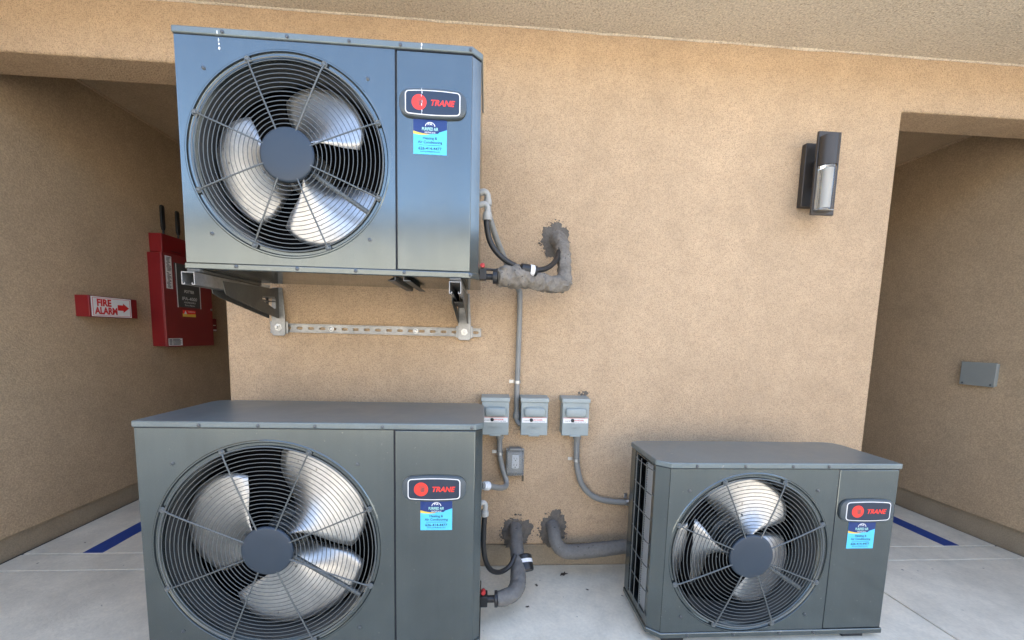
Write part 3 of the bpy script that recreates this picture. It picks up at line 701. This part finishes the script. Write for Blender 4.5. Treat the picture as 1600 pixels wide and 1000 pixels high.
# elbow at the unit for the conduit
MB().tube(bez([(-0.036, -0.30, 1.752), (-0.020, -0.30, 1.757), (-0.007, -0.295, 1.748), (-0.005, -0.292, 1.725)]), 0.0125, 14).build('elbow', 'pvc_light', c)
fitting(c, (-0.005, -0.290, 1.722), (0, 0, 1), 0.0165, 0.026, 'pvc_light')
c = thing('conduit', 'grey conduit bending from the left disconnect box to a white fitting on the largest unit', 'conduit', (0.075, 0, 0.46))
MB().tube(bez([(0.074, -0.045, 0.72), (0.074, -0.035, 0.66), (0.077, -0.03, 0.60), (0.092, -0.036, 0.535), (0.109, -0.048, 0.485), (0.108, -0.075, 0.463), (0.085, -0.12, 0.470), (0.055, -0.17, 0.492), (0.02, -0.215, 0.516), (-0.01, -0.24, 0.528)]), 0.0135, 14).build('pipe', 'pvc', c)
fitting(c, (0.074, -0.045, 0.704), (0, 0, 1), 0.0195, 0.026); strap(c, (0.077, -0.030, 0.612))
fitting(c, (0.010, -0.224, 0.520), (-0.75, -0.55, 0.25), 0.0205, 0.030, 'white')
c = thing('conduit', 'grey conduit curving from the right disconnect box along the wall to the unit at right', 'conduit', (0.46, 0, 0.35))
MB().tube(bez([(0.457, -0.045, 0.72), (0.459, -0.036, 0.66), (0.463, -0.028, 0.59), (0.471, -0.026, 0.53), (0.495, -0.026, 0.455), (0.540, -0.026, 0.400), (0.60, -0.026, 0.370), (0.68, -0.026, 0.358), (0.80, -0.026, 0.352), (0.90, -0.05, 0.352)]), 0.0145, 14).build('pipe', 'pvc', c)
fitting(c, (0.457, -0.045, 0.705), (0, 0, 1), 0.021, 0.028); strap(c, (0.463, -0.026, 0.578)); strap(c, (0.735, -0.026, 0.355), 'x')

# ------------------------------------------------------------------ mastic covered pipes
def lumpy(path, rad, seg=28, amp=0.004, seed=0.0, n=10):
    P = bez(path, n); mb = MB(); m = len(P)
    rr = []
    for i in range(m):
        t = i / (m - 1) * (len(rad) - 1); k = min(int(t), len(rad) - 2); rr.append(rad[k] + (rad[k + 1] - rad[k]) * (t - k))
    mb.tube(P, rr, seg)
    out = []
    for v in mb.v:
        v = Vector(v); d = Vector((noise.noise(v * 38 + Vector((seed, 0, 0))), noise.noise(v * 38 + Vector((0, seed, 5))), noise.noise(v * 38 + Vector((9, 0, seed)))))
        d2 = Vector((noise.noise(v * 95), noise.noise(v * 95 + Vector((3, 3, 3))), noise.noise(v * 95 + Vector((7, 1, 2)))))
        out.append(tuple(v + d * amp + d2 * amp * 0.5))
    mb.v = out; return mb
def splat(parent, x, z, rx, rz, seed, sat=26):
    mb = MB(); n = 160; vs_ = []
    for ring, h in ((1.0, -0.001), (0.93, 0.0035), (0.55, 0.006)):
        for k in range(n):
            a = 2 * math.pi * k / n; c_, s_ = math.cos(a), math.sin(a)
            j = 0.98 + 0.30 * noise.noise(Vector((c_ * 1.6, s_ * 1.6, seed))) + 0.17 * noise.noise(Vector((c_ * 5, s_ * 5, seed + 4))) + 0.07 * noise.noise(Vector((c_ * 14, s_ * 14, seed + 9)))
            if ring < 0.9: j = 1
            vs_.append((x + rx * c_ * j * ring, -h, z + rz * s_ * j * ring))
    vs_.append((x, -0.007, z))
    fs_ = [(r * n + k, r * n + (k + 1) % n, (r + 1) * n + (k + 1) % n, (r + 1) * n + k) for r in range(2) for k in range(n)] + [(2 * n + k, 2 * n + (k + 1) % n, 3 * n) for k in range(n)]
    mb.add(vs_, fs_); rnd = random.Random(seed)
    for q in range(sat):
        a = rnd.uniform(0, 2 * math.pi); rr = rnd.uniform(0.85, 1.16); sz = rnd.uniform(0.001, 0.0045)
        px, pz = x + rx * rr * math.cos(a), z + rz * rr * math.sin(a)
        el = rnd.uniform(0.5, 1.8)
        ring = [(px + sz * el * (0.5 + rnd.random()) * math.cos(2 * math.pi * k / 8), -0.0005, pz + sz * (0.6 + 0.8 * rnd.random()) * math.sin(2 * math.pi * k / 8)) for k in range(8)]
        mb.prism(ring, (0, -0.002, 0))
    return mb.build('wall_patch', 'patch', parent, sharp=60)
p = thing('covered_pipe', 'lumpy grey mastic covered pipe beside the upper unit, turning up into the wall', 'pipe', (0.2, 0, 1.4), 'grey mastic covered pipes')
lumpy([(0.036, -0.32, 1.426), (0.09, -0.305, 1.430), (0.145, -0.285, 1.430), (0.185, -0.265, 1.424), (0.23, -0.24, 1.418), (0.29, -0.20, 1.420), (0.335, -0.172, 1.422)], [0.033, 0.045, 0.044, 0.034, 0.036, 0.037, 0.034], amp=0.011, seed=1).build('pipe_cover', 'mastic', p, sharp=70)
lumpy([(0.338, -0.178, 1.393), (0.340, -0.170, 1.43), (0.343, -0.145, 1.485), (0.344, -0.11, 1.555), (0.340, -0.055, 1.625), (0.326, 0.02, 1.665)], [0.012, 0.034, 0.031, 0.030, 0.034, 0.046], amp=0.008, seed=4).build('pipe_cover', 'mastic', p, sharp=70)
MB().lathe((0.02, -0.32, 1.424), (1, 0, 0), [(0.012, -0.03), (0.012, 0.0), (0.028, 0.001), (0.028, 0.018), (0.02, 0.02)], 16).build('pipe_nut', 'rubber', p)
MB().tube([(-0.01, -0.325, 1.452), (0.05, -0.315, 1.452)], 0.005, 8).build('small_pipe', 'rubber', p)
splat(p, 0.320, 1.655, 0.070, 0.083, 3.0, 60)
p = thing('covered_pipe', 'grey mastic covered pipe with a black drum, leaving the wall beside the largest unit', 'pipe', (0.16, 0, 0.0), 'grey mastic covered pipes')
lumpy([(0.166, 0.03, 0.212), (0.165, -0.05, 0.206), (0.163, -0.15, 0.180), (0.163, -0.24, 0.145), (0.158, -0.31, 0.122), (0.142, -0.365, 0.113), (0.105, -0.40, 0.110), (0.062, -0.412, 0.110)], [0.036, 0.033, 0.032, 0.033, 0.035, 0.034, 0.031, 0.029], amp=0.0035, seed=7).build('pipe_cover', 'mastic_grey', p, sharp=70)
MB().lathe((0.020, -0.412, 0.110), (1, 0, 0), [(0.014, 0.0), (0.014, 0.032), (0.032, 0.033), (0.032, 0.044), (0.026, 0.046)], 18).build('pipe_nut', 'rubber', p)
splat(p, 0.170, 0.185, 0.078, 0.085, 11.0, 50)
ax = Vector((0.10, -0.55, -0.62)).normalized(); c0 = Vector((0.195, -0.215, 0.155)) - ax * 0.028
dm = MB().lathe(c0, ax, [(0.0, 0.0), (0.030, 0.0), (0.036, 0.006), (0.036, 0.03), (0.036, 0.05), (0.037, 0.062), (0.034, 0.07), (0.0, 0.071)], 32).build('drum', 'rubber', p)
MB().lathe(c0, ax, [(0.0363, 0.022), (0.0366, 0.022), (0.0366, 0.038), (0.0363, 0.038)], 32).build('drum_label', 'label_white', dm)
p = thing('covered_pipe', 'grey mastic covered pipe bending right along the plinth behind the right unit', 'pipe', (0.36, 0, 0.1), 'grey mastic covered pipes')
lumpy([(0.358, 0.03, 0.222), (0.358, -0.045, 0.212), (0.362, -0.085, 0.178), (0.392, -0.105, 0.146), (0.440, -0.108, 0.138), (0.54, -0.105, 0.143), (0.68, -0.10, 0.155), (0.85, -0.10, 0.165)], [0.038, 0.034, 0.033, 0.034, 0.036, 0.036, 0.034, 0.034], amp=0.003, seed=13).build('pipe_cover', 'mastic_grey', p, sharp=70)
splat(p, 0.362, 0.200, 0.072, 0.092, 23.0, 55)
sp = MB()
rnd = random.Random(5)
for q in range(26):
    px, pz = 0.492 + rnd.gauss(0, 0.011), 0.913 + rnd.gauss(0, 0.007); s_ = rnd.uniform(0.002, 0.006)
    sp.prism([(px + s_ * (0.6 + 0.8 * rnd.random()) * math.cos(2 * math.pi * k / 8), -0.0005, pz + s_ * (0.6 + 0.8 * rnd.random()) * math.sin(2 * math.pi * k / 8)) for k in range(8)], (0, -0.0015 - 0.00005 * q, 0))
sp.build('mortar_smudge', 'patch', wall)

# black cables
c = thing('cable', 'black cable sagging from the upper unit through a black sleeve into the wall patch', 'cable', (0.1, -0.2, 1.45), 'black cables')
MB().tube(bez([(-0.006, -0.345, 1.66), (-0.007, -0.345, 1.62), (0.005, -0.335, 1.565), (0.035, -0.325, 1.52), (0.085, -0.31, 1.485), (0.150, -0.29, 1.464), (0.215, -0.26, 1.468), (0.265, -0.21, 1.492), (0.300, -0.16, 1.53), (0.325, -0.10, 1.585)]), 0.0115, 12).build('cord', 'rubber', c)
MB().tube(bez([(-0.036, -0.35, 1.690), (-0.018, -0.35, 1.694), (-0.006, -0.348, 1.684), (-0.005, -0.346, 1.66)]), 0.0115, 12).build('elbow', 'pvc_light', c)
fitting(c, (-0.006, -0.346, 1.650), (0, 0, 1), 0.0175, 0.03, 'pvc_light')
a = Vector((0.95, 0.20, -0.10)).normalized(); c0 = Vector((0.166, -0.30, 1.460)) - a * 0.036
dm = MB().lathe(c0, a, [(0.0, 0), (0.017, 0.0), (0.022, 0.004), (0.0225, 0.02), (0.0225, 0.052), (0.022, 0.068), (0.017, 0.072), (0.0, 0.072)], 24).build('sleeve', 'rubber', c)
MB().lathe(c0, a, [(0.0227, 0.040), (0.0230, 0.040), (0.0230, 0.058), (0.0227, 0.058)], 24).build('sleeve_label', 'label_white', dm)
c = thing('cable', 'black cable hanging from a pale elbow on the largest unit to the pipe below', 'cable', (0.05, -0.35, 0.2), 'black cables')
MB().tube(bez([(0.006, -0.40, 0.47), (0.004, -0.398, 0.42), (0.003, -0.392, 0.34), (0.012, -0.375, 0.26), (0.035, -0.35, 0.20), (0.070, -0.315, 0.165), (0.105, -0.285, 0.160), (0.13, -0.262, 0.172), (0.148, -0.235, 0.20)]), 0.0105, 12).build('cord', 'rubber', c)
MB().tube(bez([(-0.010, -0.405, 0.517), (0.0, -0.405, 0.520), (0.008, -0.402, 0.508), (0.007, -0.40, 0.485)]), 0.0105, 12).build('elbow', 'pvc_light', c)
fitting(c, (0.0065, -0.40, 0.474), (0, 0, 1), 0.0155, 0.024, 'pvc_light')

# ------------------------------------------------------------------ outdoor socket
t = thing('socket_box', 'grey weatherproof socket with a clear cover below the disconnect boxes', 'socket', (0.153, 0, 0.5))
MB().box(0.108, 0.198, -0.022, -0.0005, 0.497, 0.632).build('back_box', 'pvc_light', t, bevel=0.004)
f = Fr((0.153, -0.0225, 0.565))
rc = flat(f, rrect(0.034, 0.068, 0.004), 'white', 'receptacle', t, 0.0, 0.005, bevel=0.001)
for dz in (0.017, -0.017):
    s = MB()
    for dx, w_ in ((-0.0068, 0.002), (0.0062, 0.002)): s.prism([f.p(dx - w_ / 2, dz - 0.004, 0.0048), f.p(dx + w_ / 2, dz - 0.004, 0.0048), f.p(dx + w_ / 2, dz + 0.005, 0.0048), f.p(dx - w_ / 2, dz + 0.005, 0.0048)], f.n * 0.0008)
    s.prism([f.p(0.0028 * math.cos(R(a)), dz - 0.010 + 0.0028 * math.sin(R(a)), 0.0048) for a in range(0, 360, 30)], f.n * 0.0008)
    s.build('socket_slot', 'black_ink', rc, smooth=False)
mb = MB(); o1 = rrect(0.084, 0.124, 0.010); o2 = rrect(0.076, 0.116, 0.010); n = len(o1)
vs_ = [f.p(a, b, 0.001) for a, b in o1] + [f.p(a, b, 0.030) for a, b in o1] + [f.p(a, b, 0.036) for a, b in o2]
fs_ = [(j * n + i, j * n + (i + 1) % n, (j + 1) * n + (i + 1) % n, (j + 1) * n + i) for j in range(2) for i in range(n)] + [tuple(range(2 * n, 3 * n))]
mb.add(vs_, fs_); cvr = mb.build('cover', 'smoked', t, sharp=60)
so_ = cvr.modifiers.new('thick', 'SOLIDIFY'); so_.thickness = 0.0018
MB().box(0.122, 0.185, -0.05, -0.012, 0.630, 0.641).build('hinge', 'pvc', t, bevel=0.002)
fr_ = MB(); oo, oi = rrect(0.089, 0.129, 0.011), rrect(0.078, 0.118, 0.009)
n = len(oo); fr_.add([f.p(a, b, 0.0005) for a, b in oo] + [f.p(a, b, 0.018) for a, b in oo] + [f.p(a, b, 0.018) for a, b in oi], [(j * n + i, j * n + (i + 1) % n, (j + 1) * n + (i + 1) % n, (j + 1) * n + i) for j in range(2) for i in range(n)])
fr_.build('cover_frame', 'pvc', t)
MB().box(0.187, 0.197, -0.05, -0.035, 0.475, 0.503).build('latch', 'brass', t, bevel=0.0015)

# ------------------------------------------------------------------ wall lamp
t = thing('wall_lamp', 'dark bronze wall lamp with a clear glass tube, unlit, near the right passage', 'lamp', (1.57, 0, 1.8))
MB().box(1.516, 1.626, -0.030, -0.0005, 1.853, 2.148).build('back_plate', 'lamp_bronze', t, bevel=0.003)
MB().box(1.555, 1.590, -0.086, -0.029, 1.94, 2.06).build('stem', 'lamp_bronze', t, bevel=0.003)
MB().box(1.517, 1.629, -0.098, -0.086, 1.796, 2.170).build('front_plate', 'lamp_bronze', t, bevel=0.0025)
def halfcyl(cx, cy, r, z0, z1, n=20): return [(cx + r * math.cos(R(180 + 180 * k / n)), cy + r * math.sin(R(180 + 180 * k / n)), z0) for k in range(n + 1)]
cxl, cyl_ = 1.566, -0.0985
MB().prism(halfcyl(cxl, cyl_, 0.0425, 2.012, 0), (0, 0, 0.132)).build('hood', 'lamp_bronze', t, bevel=0.001)
gl = MB(); P = halfcyl(cxl, cyl_ - 0.001, 0.0385, 1.815, 0, 28); gl.prism(P, (0, 0, 0.196)); gl.build('glass_tube', 'glass', t, sharp=50)
inn = MB(); inn.lathe((cxl, cyl_ - 0.0125, 1.822), (0, 0, 1), [(0.0, 0.0), (0.017, 0.0), (0.017, 0.178), (0.0, 0.178)], 24); inn.build('inner_tube', 'lamp_cream', t)
MB().box(cxl - 0.036, cxl + 0.036, cyl_ - 0.030, cyl_ - 0.0008, 1.811, 1.8145).build('glass_foot', 'zinc', t)

# ------------------------------------------------------------------ cover plate in the right passage
t = thing('cover_plate', 'blue grey metal cover plate on the right passage wall', 'cover plate', (XR, 0.34, 0.96))
MB().box(3.090, XR - 0.0005, 0.262, 0.432, 0.958, 1.096).build('box', 'cover_plate', t, bevel=0.003)
MB().box(3.083, 3.0898, 0.256, 0.438, 0.953, 1.101).build('lid', 'cover_plate', t, bevel=0.003)
for y in (0.275, 0.42): screw(t, Fr((3.083, y, 0.966), (0, -1, 0)), 0.004)

# ------------------------------------------------------------------ fire alarm things on the left passage wall
t = thing('fire_alarm', 'red fire alarm panel with white labels on the left passage wall, behind the bracket arm', 'alarm panel', (XL, 1.3, 1.05))
MB().box(XL + 0.0005, -2.302, 1.072, 1.560, 1.055, 1.716).build('body', 'red', t, bevel=0.003)
dr_ = MB().box(-2.3018, -2.288, 1.068, 1.564, 1.051, 1.720).build('door', 'red_door', t, bevel=0.004)
f = Fr((-2.288, 0, 0), (0, 1, 0))
lb = flat(f, rect(1.094, 1.152, 1.470, 1.700), 'label_white', 'instruction_label', dr_, 0.0004, 0.0004)
g = MB(); rnd = random.Random(3)
for k in range(26):
    z = 1.478 + 0.0084 * k
    if k == 13: continue
    y0 = 1.100 + rnd.uniform(0, 0.012); y1 = min(1.147, y0 + rnd.uniform(0.018, 0.042)); g.prism([f.p(y0, z, 0.0009), f.p(y1, z, 0.0009), f.p(y1, z + 0.0042, 0.0009), f.p(y0, z + 0.0042, 0.0009)], f.n * 0.0003)
g.build('label_print', 'black_ink', t, smooth=False)
pg = [(1.200, 1.345), (1.414, 1.345)] + [(1.414 + 0.018 * math.sin(math.pi * k / 8 * 0.5), 1.345 + 0.32 * k / 8) for k in range(1, 9)] + [(1.190 - 0.018 + 0.018 * (k / 8), 1.665 - 0.32 * k / 8) for k in range(0, 8)]
pp = flat(f, pg, 'panel_grey', 'grey_plate', dr_, 0.0004, 0.002)
text('POTTER', f, 1.307, 1.455, 0.10, 0.022, 'label_white', t, 0.0025, 0.0004, bold=0.015, shear=0.2)
text('IPA-4000', f, 1.309, 1.400, 0.155, 0.026, 'label_white', t, 0.0025, 0.0004, shear=0.2)
text('ADDRESSABLE', f, 1.309, 1.378, 0.12, 0.012, 'label_white', t, 0.0025, 0.0004)
text('Fire Alarm', f, 1.309, 1.357, 0.10, 0.012, 'label_white', t, 0.0025, 0.0004)
for y in (1.188, 1.424):
    flat(f, [(y - 0.003, 1.342), (y + 0.003, 1.342), (y + 0.003, 1.660), (y - 0.003, 1.660)], 'label_white', 'plate_trim', dr_, 0.0028, 0.0006)
yl = flat(f, rect(1.232, 1.366, 1.276, 1.300), 'yellow', 'warning_label', dr_, 0.0004, 0.0004)
flat(f, [(1.232, 1.2985), (1.29, 1.294), (1.366, 1.2985), (1.366, 1.326), (1.232, 1.326)], 'red_logo', 'warning_label', dr_, 0.0009, 0.0003)
flat(f, [(1.245, 1.296), (1.275, 1.296), (1.260, 1.321)], 'label_white', 'warning_triangle', dr_, 0.0014, 0.0003)
text('WARNING', f, 1.322, 1.309, 0.07, 0.011, 'label_white', t, 0.0013, 0.0004)
lb2 = flat(f, rect(1.082, 1.214, 1.060, 1.112), 'label_white', 'rating_label', dr_, 0.0004, 0.0004)
g = MB()
for k in range(5):
    for y0, y1 in ((1.088, 1.115), (1.122, 1.122 + 0.05 + 0.03 * rnd.random())):
        z = 1.066 + 0.009 * k; g.prism([f.p(y0, z, 0.0009), f.p(y1, z, 0.0009), f.p(y1, z + 0.0048, 0.0009), f.p(y0, z + 0.0048, 0.0009)], f.n * 0.0003)
g.build('label_print', 'black_ink', t, smooth=False)
MB().lathe((-2.288, 1.545, 1.345), (1, 0, 0), [(0.010, 0), (0.010, 0.006), (0.006, 0.008)], 12, cap1=True).build('lock', 'bolt', t)
t = thing('radio_transmitter', 'small red box with two black antennas on top of the fire alarm panel', 'transmitter', (XL, 1.2, 1.72))
MB().box(XL + 0.0005, -2.302, 1.096, 1.350, 1.7215, 1.852).build('case', 'red', t, bevel=0.003)
f2 = Fr((-2.302, 0, 0), (0, 1, 0))
flat(f2, rect(1.17, 1.27, 1.741, 1.745), 'black_ink', 'slot', t, 0.0003, 0.0004)
for y in (1.160, 1.300):
    a = MB(); a.tube([(-2.335, y, 1.852), (-2.335, y, 1.885)], 0.007, 8)
    P = [(y - 0.009, 1.885), (y + 0.009, 1.885), (y + 0.016, 1.91), (y + 0.016, 2.045), (y + 0.010, 2.060), (y - 0.010, 2.060), (y - 0.016, 2.045), (y - 0.016, 1.91)]
    a.prism([(-2.342, q, z) for q, z in P], (0.014, 0, 0)); a.build('antenna', 'rubber', t, bevel=0.002)
t = thing('pull_station', 'little red device at the right edge of the fire alarm panel', 'alarm device', (XL, 1.62, 1.16))
MB().box(XL + 0.0005, -2.325, 1.595, 1.665, 1.165, 1.275).build('case', 'red', t, bevel=0.003)
f3 = Fr((-2.325, 0, 0), (0, 1, 0))
flat(f3, rect(1.602, 1.658, 1.170, 1.185), 'label_white', 'label', t, 0.0003, 0.0004)
flat(f3, rect(1.610, 1.650, 1.215, 1.222), 'label_white', 'handle_line', t, 0.0003, 0.0004)
t = thing('alarm_sign', 'red sign box with a white plate reading FIRE ALARM and a red arrow', 'sign', (XL, 0.7, 1.24))
MB().box(XL + 0.0005, -2.312, 0.548, 0.870, 1.242, 1.367).build('box', 'red', t, bevel=0.003)
f = Fr((-2.312, 0, 0), (0, 1, 0))
pl = flat(f, rect(0.560, 0.822, 1.246, 1.363), 'label_white', 'plate', t, 0.0004, 0.0012)
for x0, x1, z0, z1 in ((0.567, 0.815, 1.2515, 1.2535), (0.567, 0.815, 1.3555, 1.3575), (0.567, 0.570, 1.2515, 1.3575), (0.812, 0.815, 1.2515, 1.3575)):
    flat(f, rect(x0, x1, z0, z1), 'red_print', 'border_line', pl, 0.0017, 0.0003)
text('FIRE', f, 0.640, 1.310, 0.092, 0.041, 'red_print', pl, 0.0017, 0.0004, bold=0.045)
text('ALARM', f, 0.650, 1.262, 0.146, 0.041, 'red_print', pl, 0.0017, 0.0004, bold=0.045)
flat(f, [(0.727, 1.288), (0.765, 1.288), (0.765, 1.276), (0.806, 1.305), (0.765, 1.334), (0.765, 1.322), (0.727, 1.322)], 'red_print', 'arrow', pl, 0.0017, 0.0003)

# ------------------------------------------------------------------ dry leaf bits on the floor
def leafbit(x, y, s, a, lab):
    mb = MB(); P = [(-1, 0), (-0.5, 0.3), (0.0, 0.55), (0.25, 0.25), (0.9, 0.45), (0.6, 0.0), (1.0, -0.4), (0.2, -0.3), (-0.3, -0.55), (-0.5, -0.15)]
    c_, s_ = math.cos(a), math.sin(a)
    mb.prism([(x + s * (p[0] * c_ - p[1] * s_), y + s * (p[0] * s_ + p[1] * c_), 0.0015 + s * 0.12 * (1 + p[0] * p[1])) for p in P], (0, 0, 0.0012))
    o = mb.build('dry_leaf', 'leaf', None, smooth=False); tag(o, lab, 'leaf', 'dry leaf bits on the concrete')
leafbit(0.408, -0.082, 0.024, 0.6, 'largest dark dry leaf on the concrete between the two floor units')
leafbit(0.262, -0.165, 0.011, 1.9, 'small dry leaf crumb beside the black drum of the pipe')
leafbit(0.202, -0.317, 0.010, 0.2, 'small dry leaf crumb nearest the red valve of the largest unit')
leafbit(0.500, -0.205, 0.008, 2.6, 'tiny dry leaf crumb on the concrete towards the right unit')

for o in list(bpy.data.objects):
    if o.type == 'MESH' and o.users_collection == (): bpy.data.objects.remove(o)
